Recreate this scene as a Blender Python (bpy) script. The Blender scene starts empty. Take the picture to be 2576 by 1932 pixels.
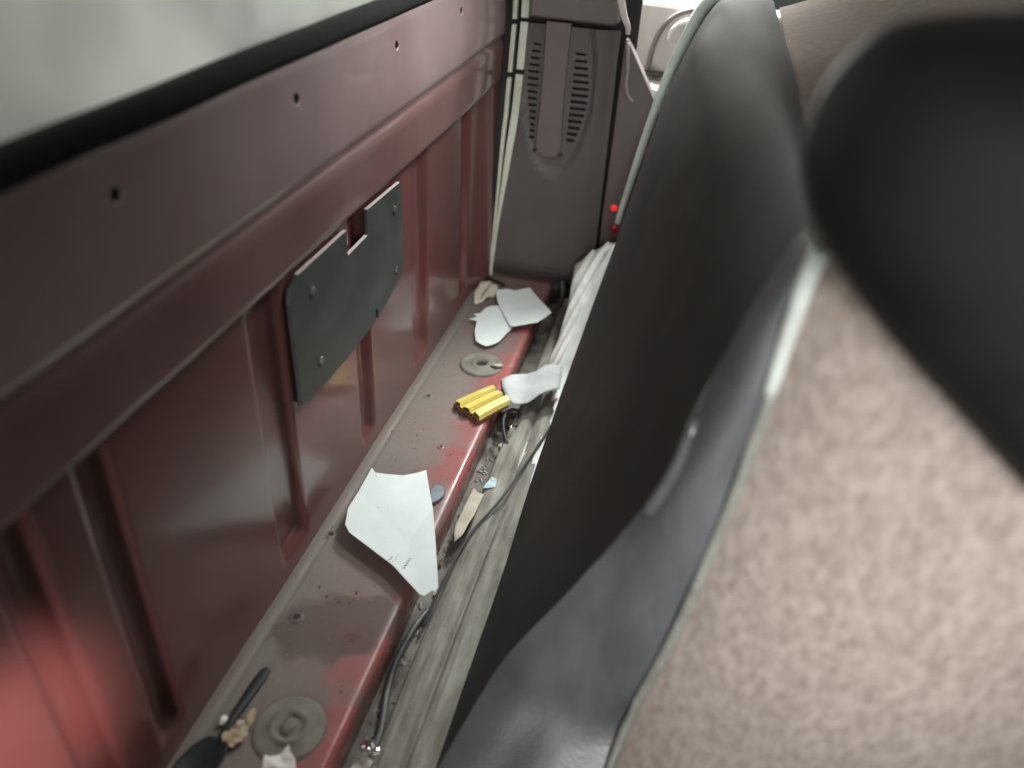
import bpy, bmesh, math, random
from mathutils import Vector, Matrix, noise

random.seed(7)
SC = bpy.context.scene
COL = SC.collection

# ------------------------------------------------------------------ camera
# axes: X = distance in front of the cab's back wall, Y = across the cab, Z = up (shelf top = 0)
cam_d = bpy.data.cameras.new("camera")
cam = bpy.data.objects.new("camera", cam_d)
COL.objects.link(cam)
RIGHT = Vector((0.969965, 0.237825, 0.051061))
DOWN = Vector((0.173955, -0.531485, -0.829014))
FWD = Vector((-0.170022, 0.812996, -0.556893))
m = Matrix((RIGHT, -DOWN, -FWD)).transposed().to_4x4()
m.translation = Vector((0.361, 0.0, 0.70))
cam.matrix_world = m
cam_d.sensor_width = 36.0
cam_d.lens = 28.32
cam_d.clip_start = 0.01
cam_d.clip_end = 200.0
cam_d.dof.use_dof = True
cam_d.dof.focus_distance = 1.05
cam_d.dof.aperture_fstop = 2.5
SC.camera = cam

# ------------------------------------------------------------------ world and lamps
W = bpy.data.worlds.new("World")
SC.world = W
W.use_nodes = True
wn = W.node_tree
bg = wn.nodes["Background"]
tc = wn.nodes.new("ShaderNodeTexCoord")
nz = wn.nodes.new("ShaderNodeTexNoise")
nz.inputs["Scale"].default_value = 2.2
nz.inputs["Detail"].default_value = 1.0
rp = wn.nodes.new("ShaderNodeValToRGB")
rp.color_ramp.elements[0].position = 0.3
rp.color_ramp.elements[0].color = (0.60, 0.66, 0.61, 1)
rp.color_ramp.elements[1].position = 0.65
rp.color_ramp.elements[1].color = (0.86, 0.92, 0.88, 1)
wn.links.new(tc.outputs["Generated"], nz.inputs["Vector"])
wn.links.new(nz.outputs["Fac"], rp.inputs["Fac"])
wn.links.new(rp.outputs["Color"], bg.inputs["Color"])
bg.inputs["Strength"].default_value = 0.085


def lamp(name, kind, loc, target, energy, color=(1, 1, 1), **kw):
    d = bpy.data.lights.new(name, kind)
    o = bpy.data.objects.new(name, d)
    COL.objects.link(o)
    o.location = loc
    o.rotation_euler = (Vector(target) - Vector(loc)).to_track_quat("-Z", "Y").to_euler()
    d.energy = energy
    d.color = color
    for k, v in kw.items():
        setattr(d, k, v)
    return o


# daylight through the passenger window and the open driver's door
lamp("window_light", "AREA", (0.31, 1.62, 0.83), (0.12, 1.17, 0.15), 6.2, (0.95, 1.0, 0.97), shape="RECTANGLE", size=0.30, size_y=0.22, spread=math.radians(75))
lamp("door_light", "AREA", (0.66, -0.60, 0.62), (0.52, 0.45, 0.32), 1.7, (1.0, 0.98, 0.94), shape="RECTANGLE", size=0.25, size_y=0.40, spread=math.radians(42))
lamp("rib_graze_fill", "AREA", (0.085, -0.55, 0.42), (0.02, 0.60, 0.20), 0.55, (1.0, 0.97, 0.94), shape="RECTANGLE", size=0.08, size_y=0.40, spread=math.radians(50))  # added narrow lamp from the door side, grazing the wall's channels
lamp("overhead_fill", "AREA", (0.40, 1.02, 0.95), (0.0, 0.96, 0.46), 2.5, (1.0, 1.0, 0.98), shape="RECTANGLE", size=0.10, size_y=0.30, spread=math.radians(90))  # added fill from above, brightening the far upper wall
lamp("red_patch_spot", "SPOT", (0.55, 0.0, 0.60), (0.0, 0.225, 0.185), 90.0, (1.0, 0.66, 0.64), spot_size=math.radians(14), spot_blend=0.8, shadow_soft_size=0.03)  # added spot making the red patch on the near wall
lamp("backdrop_lamp", "AREA", (-0.40, 4.2, 0.2), (-1.7, 3.4, 0.6), 950.0, (1.0, 1.0, 0.97), shape="RECTANGLE", size=1.4, size_y=1.0)  # added lamp that brightens the backdrop behind the rear window

SC.render.engine = "CYCLES"
SC.cycles.use_denoising = True
SC.cycles.max_bounces = 6
SC.cycles.sample_clamp_indirect = 4.0
SC.view_settings.view_transform = "Standard"
SC.view_settings.look = "None"
SC.view_settings.gamma = 1.0
SC.view_settings.use_curve_mapping = False
SC.view_settings.exposure = 0.0

# ------------------------------------------------------------------ materials
MATS = {}


def mat(name, base, rough=0.5, metal=0.0, coat=0.0, coat_rough=0.1, spec=0.5, var=None, var_scale=20.0, var_pos=(0.35, 0.65),
        bump=0.0, bump_scale=200.0, stretch=(1, 1, 1), sheen=0.0, detail=4.0):
    """Principled material whose colour wanders between `base` and `var` with a noise, plus fine relief."""
    if name in MATS:
        return MATS[name]
    M = bpy.data.materials.new(name)
    M.use_nodes = True
    nt = M.node_tree
    b = nt.nodes["Principled BSDF"]
    b.inputs["Base Color"].default_value = (*base, 1)
    b.inputs["Roughness"].default_value = rough
    b.inputs["Metallic"].default_value = metal
    b.inputs["Coat Weight"].default_value = coat
    b.inputs["Coat Roughness"].default_value = coat_rough
    b.inputs["Specular IOR Level"].default_value = spec
    b.inputs["Sheen Weight"].default_value = sheen
    t = nt.nodes.new("ShaderNodeTexCoord")
    mp = nt.nodes.new("ShaderNodeMapping")
    mp.inputs["Scale"].default_value = stretch
    nt.links.new(t.outputs["Object"], mp.inputs["Vector"])
    if var is not None:
        n = nt.nodes.new("ShaderNodeTexNoise")
        n.inputs["Scale"].default_value = var_scale
        n.inputs["Detail"].default_value = detail
        n.inputs["Roughness"].default_value = 0.6
        r = nt.nodes.new("ShaderNodeValToRGB")
        r.color_ramp.elements[0].position = var_pos[0]
        r.color_ramp.elements[0].color = (*base, 1)
        r.color_ramp.elements[1].position = var_pos[1]
        r.color_ramp.elements[1].color = (*var, 1)
        nt.links.new(mp.outputs["Vector"], n.inputs["Vector"])
        nt.links.new(n.outputs["Fac"], r.inputs["Fac"])
        nt.links.new(r.outputs["Color"], b.inputs["Base Color"])
        rr = nt.nodes.new("ShaderNodeMapRange")
        rr.inputs["To Min"].default_value = max(0.02, rough - 0.06)
        rr.inputs["To Max"].default_value = min(1.0, rough + 0.1)
        nt.links.new(n.outputs["Fac"], rr.inputs["Value"])
        nt.links.new(rr.outputs["Result"], b.inputs["Roughness"])
    if bump > 0:
        n2 = nt.nodes.new("ShaderNodeTexNoise")
        n2.inputs["Scale"].default_value = bump_scale
        n2.inputs["Detail"].default_value = 3.0
        bp = nt.nodes.new("ShaderNodeBump")
        bp.inputs["Strength"].default_value = bump
        bp.inputs["Distance"].default_value = 0.001
        nt.links.new(mp.outputs["Vector"], n2.inputs["Vector"])
        nt.links.new(n2.outputs["Fac"], bp.inputs["Height"])
        nt.links.new(bp.outputs["Normal"], b.inputs["Normal"])
    MATS[name] = M
    return M


DUST_SHEEN = mat("dust_sheen_mauve_paint", (0.27, 0.205, 0.205), rough=0.42, coat=0.6, coat_rough=0.12, var=(0.22, 0.150, 0.150), var_scale=5.0, bump=0.05, bump_scale=60)  # dust, plus grey reflections on the red paint put into the colour
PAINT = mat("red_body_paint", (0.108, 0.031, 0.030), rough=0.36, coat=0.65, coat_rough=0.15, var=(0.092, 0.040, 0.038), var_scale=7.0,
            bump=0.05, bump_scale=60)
BAND = mat("half_dust_sheen_red_paint", (0.160, 0.092, 0.090), rough=0.38, coat=0.8, coat_rough=0.10, var=(0.12, 0.060, 0.058), var_scale=5.0, bump=0.05, bump_scale=60)  # some dust, plus the band's weaker reflections put into the colour
RUBBER = mat("black_rubber", (0.009, 0.009, 0.010), rough=0.85, spec=0.15, var=(0.016, 0.016, 0.016), var_scale=60)
PLATE = mat("grey_green_steel", (0.034, 0.038, 0.036), rough=0.42, metal=0.2, var=(0.052, 0.058, 0.055), var_scale=22, bump=0.1, bump_scale=80)
EDGE = mat("plate_edge_glint", (0.50, 0.44, 0.42), rough=0.4, metal=0.0)  # pale colour stands in for light reflected off the plate's top edges
BOLT = mat("dull_steel", (0.12, 0.125, 0.125), rough=0.35, metal=0.8, var=(0.2, 0.2, 0.2), var_scale=120)
TRIM = mat("taupe_trim_plastic", (0.046, 0.039, 0.038), rough=0.55, var=(0.062, 0.053, 0.052), var_scale=9, bump=0.15, bump_scale=900)
TRIM2 = mat("mauve_trim_plastic", (0.092, 0.071, 0.072), rough=0.5, var=(0.078, 0.061, 0.061), var_scale=8, bump=0.1, bump_scale=900)
DARK = mat("dark_void_shade", (0.012, 0.010, 0.010), rough=0.8, var=(0.02, 0.017, 0.015), var_scale=40)  # near-black colour stands in for the shade inside holes and gaps
CREAM = mat("cream_edge_plastic", (0.46, 0.49, 0.42), rough=0.45, var=(0.36, 0.37, 0.30), var_scale=25)
DOORP = mat("pale_door_plastic", (0.84, 0.80, 0.77), rough=0.45, var=(0.74, 0.70, 0.67), var_scale=6)
VINYL = mat("charcoal_vinyl", (0.036, 0.0335, 0.032), rough=0.78, spec=0.10, var=(0.050, 0.047, 0.045), var_scale=9, bump=0.25, bump_scale=500)
VINYL_S = mat("lit_scuffed_vinyl", (0.062, 0.067, 0.072), rough=0.34, spec=0.6, var=(0.115, 0.122, 0.130), var_scale=14, var_pos=(0.35, 0.72),
              bump=0.3, bump_scale=420, stretch=(1, 1, 0.35))  # scuffed side of the seat vinyl, door light put into a lighter grey
PIPING = mat("lit_welt_cord", (0.52, 0.56, 0.54), rough=0.5, var=(0.42, 0.46, 0.44), var_scale=60)  # welt cord whitened to stand in for the light on its upper end
FABRIC = mat("taupe_tweed_fabric", (0.190, 0.156, 0.138), rough=0.95, spec=0.1, var=(0.315, 0.270, 0.246), var_scale=130, var_pos=(0.28, 0.74),
             bump=0.8, bump_scale=300, sheen=0.3, stretch=(1, 1, 0.55), detail=2.0)
HEAD = mat("black_headrest_vinyl", (0.0055, 0.0052, 0.005), rough=0.66, spec=0.22, var=(0.009, 0.0085, 0.008), var_scale=15, bump=0.2, bump_scale=400)
CARPET = mat("dusty_beige_carpet", (0.17, 0.16, 0.138), rough=0.95, spec=0.1, var=(0.33, 0.32, 0.285), var_scale=34, var_pos=(0.32, 0.68),
             bump=0.8, bump_scale=900, stretch=(2.2, 0.5, 1))
FLOORM = mat("grimy_floor_metal", (0.075, 0.066, 0.058), rough=0.7, var=(0.19, 0.175, 0.15), var_scale=32, var_pos=(0.4, 0.68), bump=0.5, bump_scale=250)
CLOTHM = mat("white_felt", (0.78, 0.80, 0.77), rough=0.9, spec=0.15, var=(0.62, 0.64, 0.62), var_scale=24, bump=0.4, bump_scale=600)
CLOTHG = mat("grey_tissue", (0.42, 0.43, 0.43), rough=0.9, spec=0.15, var=(0.34, 0.35, 0.35), var_scale=30, bump=0.3, bump_scale=500)
PAPER = mat("white_paper", (0.60, 0.645, 0.635), rough=0.75, spec=0.25, var=(0.55, 0.60, 0.59), var_scale=22, bump=0.1, bump_scale=90)
INK = mat("grey_ink", (0.09, 0.11, 0.11), rough=0.8, var=(0.25, 0.28, 0.28), var_scale=260)
YELLOW = mat("yellow_foil_paper", (0.50, 0.40, 0.075), rough=0.38, coat=0.3, var=(0.56, 0.47, 0.15), var_scale=50)
BROWN = mat("brown_chocolate_board", (0.075, 0.030, 0.014), rough=0.6, var=(0.12, 0.05, 0.02), var_scale=70)
PLUG = mat("grey_olive_rubber", (0.11, 0.102, 0.083), rough=0.75, var=(0.16, 0.15, 0.126), var_scale=30, var_pos=(0.35, 0.6), bump=0.2, bump_scale=300)
SPOON = mat("black_plastic", (0.010, 0.012, 0.013), rough=0.5, spec=0.3, var=(0.016, 0.018, 0.019), var_scale=50)
TAN = mat("tan_wrapper_film", (0.36, 0.27, 0.17), rough=0.3, coat=0.5, var=(0.48, 0.40, 0.30), var_scale=40)
CARD = mat("beige_card", (0.44, 0.40, 0.33), rough=0.9, var=(0.34, 0.31, 0.26), var_scale=45, bump=0.2)
BLUEG = mat("blue_grey_plastic", (0.13, 0.17, 0.20), rough=0.35, var=(0.08, 0.10, 0.12), var_scale=60)
PBLUE = mat("pale_blue_paper", (0.40, 0.52, 0.56), rough=0.8, var=(0.33, 0.43, 0.46), var_scale=60)
WHITE = mat("white_crumb", (0.72, 0.70, 0.66), rough=0.8, var=(0.55, 0.53, 0.48), var_scale=90)
CABLE = mat("black_cable_sleeve", (0.02, 0.022, 0.022), rough=0.6, var=(0.035, 0.036, 0.036), var_scale=90)
CABLEG = mat("grey_cable_sleeve", (0.10, 0.095, 0.10), rough=0.45, var=(0.07, 0.065, 0.065), var_scale=90)
CHROME = mat("shiny_metal", (0.85, 0.86, 0.87), rough=0.12, metal=1.0, var=(0.7, 0.71, 0.72), var_scale=80)
REDL = mat("red_lens", (0.62, 0.02, 0.03), rough=0.2, coat=0.6, var=(0.5, 0.01, 0.02), var_scale=90)
REDP = mat("dark_red_lens", (0.32, 0.005, 0.025), rough=0.35, var=(0.26, 0.004, 0.02), var_scale=90)
BELT = mat("pale_webbing", (0.55, 0.49, 0.47), rough=0.7, var=(0.45, 0.40, 0.39), var_scale=80, bump=0.4, bump_scale=700)
LINER = mat("pale_headliner", (0.42, 0.40, 0.38), rough=0.95, var=(0.37, 0.35, 0.33), var_scale=30, bump=0.3)


def shelf_material():
    """Red paint under a film of beige dust that thins out towards the front edge of the shelf."""
    M = bpy.data.materials.new("dusty_red_shelf_paint")
    M.use_nodes = True
    nt = M.node_tree
    b = nt.nodes["Principled BSDF"]
    t = nt.nodes.new("ShaderNodeTexCoord")
    sx = nt.nodes.new("ShaderNodeSeparateXYZ")
    nt.links.new(t.outputs["Object"], sx.inputs["Vector"])
    n1 = nt.nodes.new("ShaderNodeTexNoise")
    n1.inputs["Scale"].default_value = 11.0
    n1.inputs["Detail"].default_value = 5.0
    n1.inputs["Roughness"].default_value = 0.55
    nt.links.new(t.outputs["Object"], n1.inputs["Vector"])
    mr = nt.nodes.new("ShaderNodeMapRange")
    mr.inputs["From Min"].default_value = 0.02
    mr.inputs["From Max"].default_value = 0.135
    nt.links.new(sx.outputs["X"], mr.inputs["Value"])
    ad = nt.nodes.new("ShaderNodeMath")
    ad.operation = "MULTIPLY_ADD"
    nt.links.new(mr.outputs["Result"], ad.inputs[0])
    ad.inputs[1].default_value = 0.46
    nt.links.new(n1.outputs["Fac"], ad.inputs[2])
    cr = nt.nodes.new("ShaderNodeValToRGB")
    e = cr.color_ramp.elements
    e[0].position = 0.50
    e[0].color = (0.140, 0.121, 0.105, 1)
    e[1].position = 0.99
    e[1].color = (0.27, 0.078, 0.074, 1)
    x = e.new(0.76)
    x.color = (0.152, 0.105, 0.096, 1)
    nt.links.new(ad.outputs["Value"], cr.inputs["Fac"])
    # one irregular patch, darker than the colour round it
    n2 = nt.nodes.new("ShaderNodeTexNoise")
    n2.inputs["Scale"].default_value = 15.0
    n2.inputs["Detail"].default_value = 3.0
    mp = nt.nodes.new("ShaderNodeMapping")
    mp.inputs["Location"].default_value = (3.1, 1.7, 0.0)
    nt.links.new(t.outputs["Object"], mp.inputs["Vector"])
    nt.links.new(mp.outputs["Vector"], n2.inputs["Vector"])
    ve = nt.nodes.new("ShaderNodeVectorMath")
    ve.operation = "DISTANCE"
    ve.inputs[1].default_value = (0.075, 0.51, 0.0)
    nt.links.new(t.outputs["Object"], ve.inputs[0])
    st = nt.nodes.new("ShaderNodeMath")
    st.operation = "MULTIPLY_ADD"
    nt.links.new(n2.outputs["Fac"], st.inputs[0])
    st.inputs[1].default_value = 0.10
    nt.links.new(ve.outputs["Value"], st.inputs[2])
    sr = nt.nodes.new("ShaderNodeMapRange")
    sr.inputs["From Min"].default_value = 0.112
    sr.inputs["From Max"].default_value = 0.100
    sr.inputs["To Max"].default_value = 0.85
    nt.links.new(st.outputs["Value"], sr.inputs["Value"])
    mx = nt.nodes.new("ShaderNodeMix")
    mx.data_type = "RGBA"
    nt.links.new(sr.outputs["Result"], mx.inputs["Factor"])
    nt.links.new(cr.outputs["Color"], mx.inputs["A"])
    mx.inputs["B"].default_value = (0.072, 0.048, 0.044, 1)
    # grit
    n3 = nt.nodes.new("ShaderNodeTexNoise")
    n3.inputs["Scale"].default_value = 160.0
    n3.inputs["Detail"].default_value = 2.0
    nt.links.new(t.outputs["Object"], n3.inputs["Vector"])
    g = nt.nodes.new("ShaderNodeMapRange")
    g.inputs["From Min"].default_value = 0.3
    g.inputs["From Max"].default_value = 0.7
    g.inputs["To Min"].default_value = 0.94
    g.inputs["To Max"].default_value = 1.04
    nt.links.new(n3.outputs["Fac"], g.inputs["Value"])
    vm = nt.nodes.new("ShaderNodeVectorMath")
    vm.operation = "SCALE"
    nt.links.new(mx.outputs["Result"], vm.inputs[0])
    nt.links.new(g.outputs["Result"], vm.inputs["Scale"])
    nt.links.new(vm.outputs["Vector"], b.inputs["Base Color"])
    rr = nt.nodes.new("ShaderNodeMapRange")
    rr.inputs["From Min"].default_value = 0.5
    rr.inputs["From Max"].default_value = 1.0
    rr.inputs["To Min"].default_value = 0.75
    rr.inputs["To Max"].default_value = 0.24
    nt.links.new(ad.outputs["Value"], rr.inputs["Value"])
    nt.links.new(rr.outputs["Result"], b.inputs["Roughness"])
    bp = nt.nodes.new("ShaderNodeBump")
    bp.inputs["Strength"].default_value = 0.1
    bp.inputs["Distance"].default_value = 0.0006
    nt.links.new(n3.outputs["Fac"], bp.inputs["Height"])
    nt.links.new(bp.outputs["Normal"], b.inputs["Normal"])
    return M


SHELF = shelf_material()


def glass_material():
    M = bpy.data.materials.new("dusty_window_glass")
    M.use_nodes = True
    nt = M.node_tree
    nt.nodes.clear()
    out = nt.nodes.new("ShaderNodeOutputMaterial")
    tr = nt.nodes.new("ShaderNodeBsdfTransparent")
    tr.inputs["Color"].default_value = (0.90, 0.93, 0.90, 1)
    gl = nt.nodes.new("ShaderNodeBsdfGlossy")
    gl.inputs["Roughness"].default_value = 0.3
    fr = nt.nodes.new("ShaderNodeFresnel")
    fr.inputs["IOR"].default_value = 1.45
    m1 = nt.nodes.new("ShaderNodeMixShader")
    nt.links.new(fr.outputs["Fac"], m1.inputs["Fac"])
    nt.links.new(tr.outputs["BSDF"], m1.inputs[1])
    nt.links.new(gl.outputs["BSDF"], m1.inputs[2])
    tl = nt.nodes.new("ShaderNodeBsdfTranslucent")
    tl.inputs["Color"].default_value = (0.78, 0.79, 0.76, 1)
    t = nt.nodes.new("ShaderNodeTexCoord")
    n = nt.nodes.new("ShaderNodeTexNoise")
    n.inputs["Scale"].default_value = 6.0
    nt.links.new(t.outputs["Object"], n.inputs["Vector"])
    r = nt.nodes.new("ShaderNodeMapRange")
    r.inputs["From Min"].default_value = 0.3
    r.inputs["From Max"].default_value = 0.7
    r.inputs["To Min"].default_value = 0.1
    r.inputs["To Max"].default_value = 0.5
    nt.links.new(n.outputs["Fac"], r.inputs["Value"])
    m2 = nt.nodes.new("ShaderNodeMixShader")
    nt.links.new(r.outputs["Result"], m2.inputs["Fac"])
    nt.links.new(m1.outputs["Shader"], m2.inputs[1])
    nt.links.new(tl.outputs["BSDF"], m2.inputs[2])
    nt.links.new(m2.outputs["Shader"], out.inputs["Surface"])
    return M


GLASS = glass_material()

# ------------------------------------------------------------------ helpers


def obj(name, verts, faces, material, parent=None, smooth=False, bevel=0.0, subsurf=0, angle=None):
    me = bpy.data.meshes.new(name)
    me.from_pydata([tuple(v) for v in verts], [], faces)
    bm = bmesh.new()
    bm.from_mesh(me)
    bmesh.ops.remove_doubles(bm, verts=bm.verts, dist=1e-6)
    bmesh.ops.recalc_face_normals(bm, faces=bm.faces)
    bm.to_mesh(me)
    bm.free()
    me.materials.append(material)
    for p in me.polygons:
        p.use_smooth = smooth
    o = bpy.data.objects.new(name, me)
    COL.objects.link(o)
    o.parent = parent
    if bevel:
        md = o.modifiers.new("bevel", "BEVEL")
        md.width = bevel
        md.segments = 2
        md.limit_method = "ANGLE"
    if subsurf:
        md = o.modifiers.new("subsurf", "SUBSURF")
        md.levels = subsurf
        md.render_levels = subsurf
    return o


def tag(o, label=None, cat=None, group=None, kind=None):
    if label:
        o["label"] = label
    if cat:
        o["category"] = cat
    if group:
        o["group"] = group
    if kind:
        o["kind"] = kind
    return o


def empty(name, loc=(0, 0, 0)):
    o = bpy.data.objects.new(name, None)
    COL.objects.link(o)
    o.location = loc
    o.empty_display_size = 0.02
    return o


def grid_mesh(rows):
    """rows: list of equal-length lists of points -> verts, quads"""
    n = len(rows[0])
    V = [p for r in rows for p in r]
    F = []
    for i in range(len(rows) - 1):
        for j in range(n - 1):
            a = i * n + j
            F.append((a, a + 1, a + n + 1, a + n))
    return V, F


def prism(outline, f0, f1, t):
    """outline: 2-D points; f0/f1 map (u, v) to the two faces."""
    n = len(outline)
    V = [f0(*p) for p in outline] + [f1(*p) for p in outline]
    F = [tuple(range(n)), tuple(range(2 * n - 1, n - 1, -1))]
    for i in range(n):
        j = (i + 1) % n
        F.append((i, j, n + j, n + i))
    return V, F


def box(x0, x1, y0, y1, z0, z1):
    V = [(x, y, z) for x in (x0, x1) for y in (y0, y1) for z in (z0, z1)]
    F = [(0, 1, 3, 2), (4, 6, 7, 5), (0, 4, 5, 1), (2, 3, 7, 6), (0, 2, 6, 4), (1, 5, 7, 3)]
    return V, F


def catmull(P, n):
    out = []
    P = [Vector(p) for p in P]
    Q = [P[0] * 2 - P[1]] + P + [P[-1] * 2 - P[-2]]
    for i in range(1, len(Q) - 2):
        for k in range(n):
            t = k / n
            a, b, c, d = Q[i - 1], Q[i], Q[i + 1], Q[i + 2]
            out.append(0.5 * ((2 * b) + (c - a) * t + (2 * a - 5 * b + 4 * c - d) * t * t + (3 * b - a - 3 * c + d) * t ** 3))
    out.append(P[-1])
    return out


def tube(path, r, seg=10, n=6, flat=None):
    """tube along a smoothed path; flat=(normal, factor) squashes it into a ribbon"""
    pts = catmull(path, n)
    rows = []
    up = Vector((0.13, 0.21, 0.97))
    for i, p in enumerate(pts):
        d = (pts[min(i + 1, len(pts) - 1)] - pts[max(i - 1, 0)]).normalized()
        u = d.cross(up).normalized()
        v = u.cross(d).normalized()
        rr = r[0] + (r[1] - r[0]) * i / (len(pts) - 1) if isinstance(r, tuple) else r
        row = []
        for k in range(seg + 1):
            a = 2 * math.pi * k / seg
            q = u * math.cos(a) * rr + v * math.sin(a) * rr
            if flat:
                nrm = Vector(flat[0]).normalized()
                q -= nrm * q.dot(nrm) * (1 - flat[1])
            row.append(p + q)
        rows.append(row)
    V, F = grid_mesh(rows)
    n1 = seg + 1
    F.append(tuple(range(seg - 1, -1, -1)))
    b0 = (len(rows) - 1) * n1
    F.append(tuple(range(b0, b0 + seg)))
    return V, F


def lathe(profile, c, seg=40, wob=0.0):
    rows = []
    for r, z in profile:
        row = []
        for k in range(seg + 1):
            a = 2 * math.pi * (k % seg) / seg
            row.append((c[0] + r * math.cos(a), c[1] + r * math.sin(a), c[2] + z))
        rows.append(row)
    return grid_mesh(rows)


def sheet(outline, zf, th=0.0006, rings=4, center=None, per=6, jag=0.0):
    """thin bent sheet: star-shaped outline filled with rings, given height zf(x, y) and a real thickness"""
    o = []
    n = len(outline)
    for i in range(n):
        a, b = Vector(outline[i]), Vector(outline[(i + 1) % n])
        for k in range(per):
            p = a.lerp(b, k / per)
            if jag:
                p += Vector((random.uniform(-jag, jag), random.uniform(-jag, jag)))
            o.append(p)
    c = Vector(center) if center else sum(o, Vector((0, 0))) / len(o)
    N = len(o)

    def layer(dz):
        V = [(c.x, c.y, zf(c.x, c.y) + dz)]
        for k in range(1, rings + 1):
            for p in o:
                q = c.lerp(p, k / rings)
                V.append((q.x, q.y, zf(q.x, q.y) + dz))
        return V
    A, B = layer(0), layer(-th)
    off = len(A)
    F = []
    for s in (0, off):
        for j in range(N):
            F.append((s, s + 1 + j, s + 1 + (j + 1) % N))
        for k in range(rings - 1):
            b0 = s + 1 + k * N
            for j in range(N):
                j2 = (j + 1) % N
                F.append((b0 + j, b0 + N + j, b0 + N + j2, b0 + j2))
    e = 1 + (rings - 1) * N
    for j in range(N):
        j2 = (j + 1) % N
        F.append((e + j, e + j2, off + e + j2, off + e + j))
    return A + B, F


def cut(o, V, F):
    """subtract a closed cutter from a mesh object and keep the result as plain mesh"""
    c = obj("cutter", V, F, DARK)
    md = o.modifiers.new("cut", "BOOLEAN")
    md.operation = "DIFFERENCE"
    md.solver = "EXACT"
    md.object = c
    bpy.context.view_layer.update()
    dg = bpy.context.evaluated_depsgraph_get()
    me = bpy.data.meshes.new_from_object(o.evaluated_get(dg))
    o.modifiers.clear()
    o.data = me
    bpy.data.objects.remove(c)


def cyl_solid(c, axis, r, h, seg=14):
    """closed cylinder centred on c along 'x', 'y' or 'z'"""
    V = []
    for s in (-h, h):
        for k in range(seg):
            a = 2 * math.pi * k / seg
            p, q = r * math.cos(a), r * math.sin(a)
            V.append({"x": (c[0] + s, c[1] + p, c[2] + q), "y": (c[0] + p, c[1] + s, c[2] + q), "z": (c[0] + p, c[1] + q, c[2] + s)}[axis])
    F = [tuple(range(seg)), tuple(range(2 * seg - 1, seg - 1, -1))]
    for k in range(seg):
        j = (k + 1) % seg
        F.append((k, j, seg + j, seg + k))
    return V, F


def join(parts):
    V, F = [], []
    for v, f in parts:
        o = len(V)
        V += list(v)
        F += [tuple(i + o for i in q) for q in f]
    return V, F


def sstep(a, b, x):
    t = max(0.0, min(1.0, (x - a) / (b - a)))
    return t * t * (3 - 2 * t)


def nz3(x, y, z, s=1.0):
    return noise.noise(Vector((x * s, y * s, z * s)))


# ------------------------------------------------------------------ the cab: back wall, shelf, floor, roof
WALL = tag(empty("cab_back_wall"), "red painted steel back wall of the cab with pressed upright channels", kind="structure")
RIBS = [(0.255, 0.289), (0.334, 0.363), (0.558, 0.615), (0.784, 0.826), (0.985, 1.052), (1.222, 1.272)]


def wall_x(y, z):
    x = 0.0
    ends = sstep(0.018, 0.040, z) * (1 - sstep(0.330, 0.358, z))
    for a, b in RIBS:
        x -= 0.011 * sstep(a - 0.004, a + 0.011, y) * (1 - sstep(b - 0.011, b + 0.004, y)) * ends
    x += 0.016 * sstep(1.285, 1.365, y)                       # the corner turns towards the cab
    x += 0.0012 * nz3(y, z, 0.3, 6.0)
    return x


ys = [-0.25 + 0.03 * i for i in range(17)]
ys = [y for y in ys if y < 0.25]
y = 0.25
while y < 1.385:
    ys.append(y)
    y += 0.0035
zs = [-0.06, -0.01, 0.0, 0.01, 0.018, 0.022, 0.026, 0.03, 0.034, 0.04] + [0.05 + 0.02 * i for i in range(14)] + [0.326, 0.330, 0.334, 0.338, 0.342, 0.346, 0.350, 0.354, 0.358, 0.364]
zs = sorted(set(zs))
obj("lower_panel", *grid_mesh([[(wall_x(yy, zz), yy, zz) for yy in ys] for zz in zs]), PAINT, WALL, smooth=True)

# the hollow cross member above it: two bands with a pressed crease between them
prof = [(-0.004, 0.3615), (0.0150, 0.3615), (0.0178, 0.3625), (0.0188, 0.3650), (0.0192, 0.370), (0.0196, 0.385), (0.0200, 0.410), (0.0192, 0.4225),
        (0.0165, 0.4265), (0.0150, 0.430), (0.0165, 0.4335), (0.0205, 0.437), (0.0222, 0.444), (0.0218, 0.47), (0.0211, 0.485), (0.0206, 0.493), (0.0203, 0.497), (0.0200, 0.501), (0.0197, 0.505), (0.0193, 0.509), (0.0189, 0.513), (0.0184, 0.518), (0.0178, 0.526),
        (0.0170, 0.533), (0.0150, 0.5375), (0.0100, 0.5395), (-0.004, 0.540), (-0.008, 0.540), (-0.008, 0.3615)]
rows = []
HOLES = [0.4080, 0.6525, 0.8970, 1.1440]
yl = [-0.25 + (1.425 + 0.25) * i / 60 for i in range(61)]
yl = [v for v in yl if all(abs(v - h_) > 0.016 for h_ in HOLES)] + [h_ + 0.0035 * k for h_ in HOLES for k in range(-4, 5)]
yl.sort()
for x, z in prof:
    rows.append([(x + 0.0008 * nz3(yy, z, 1.3, 5.0) * (1 if x > 0 else 0), yy, z) for yy in yl])
V, F = grid_mesh(rows)
nn = len(yl)
for col in (0, nn - 1):
    F.append(tuple(col + i * nn for i in range(len(prof))))
for i in range(len(yl) - 1):                                  # close the back
    F.append((i, (len(prof) - 1) * nn + i, (len(prof) - 1) * nn + i + 1, i + 1))
cm = obj("cross_member", V, F, DUST_SHEEN, WALL, smooth=True)
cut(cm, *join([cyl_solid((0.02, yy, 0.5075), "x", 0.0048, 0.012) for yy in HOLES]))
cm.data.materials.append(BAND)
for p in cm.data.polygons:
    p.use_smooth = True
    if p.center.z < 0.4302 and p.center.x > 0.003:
        p.material_index = len(cm.data.materials) - 1          # redder below the crease: weaker reflections put into the colour
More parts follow.
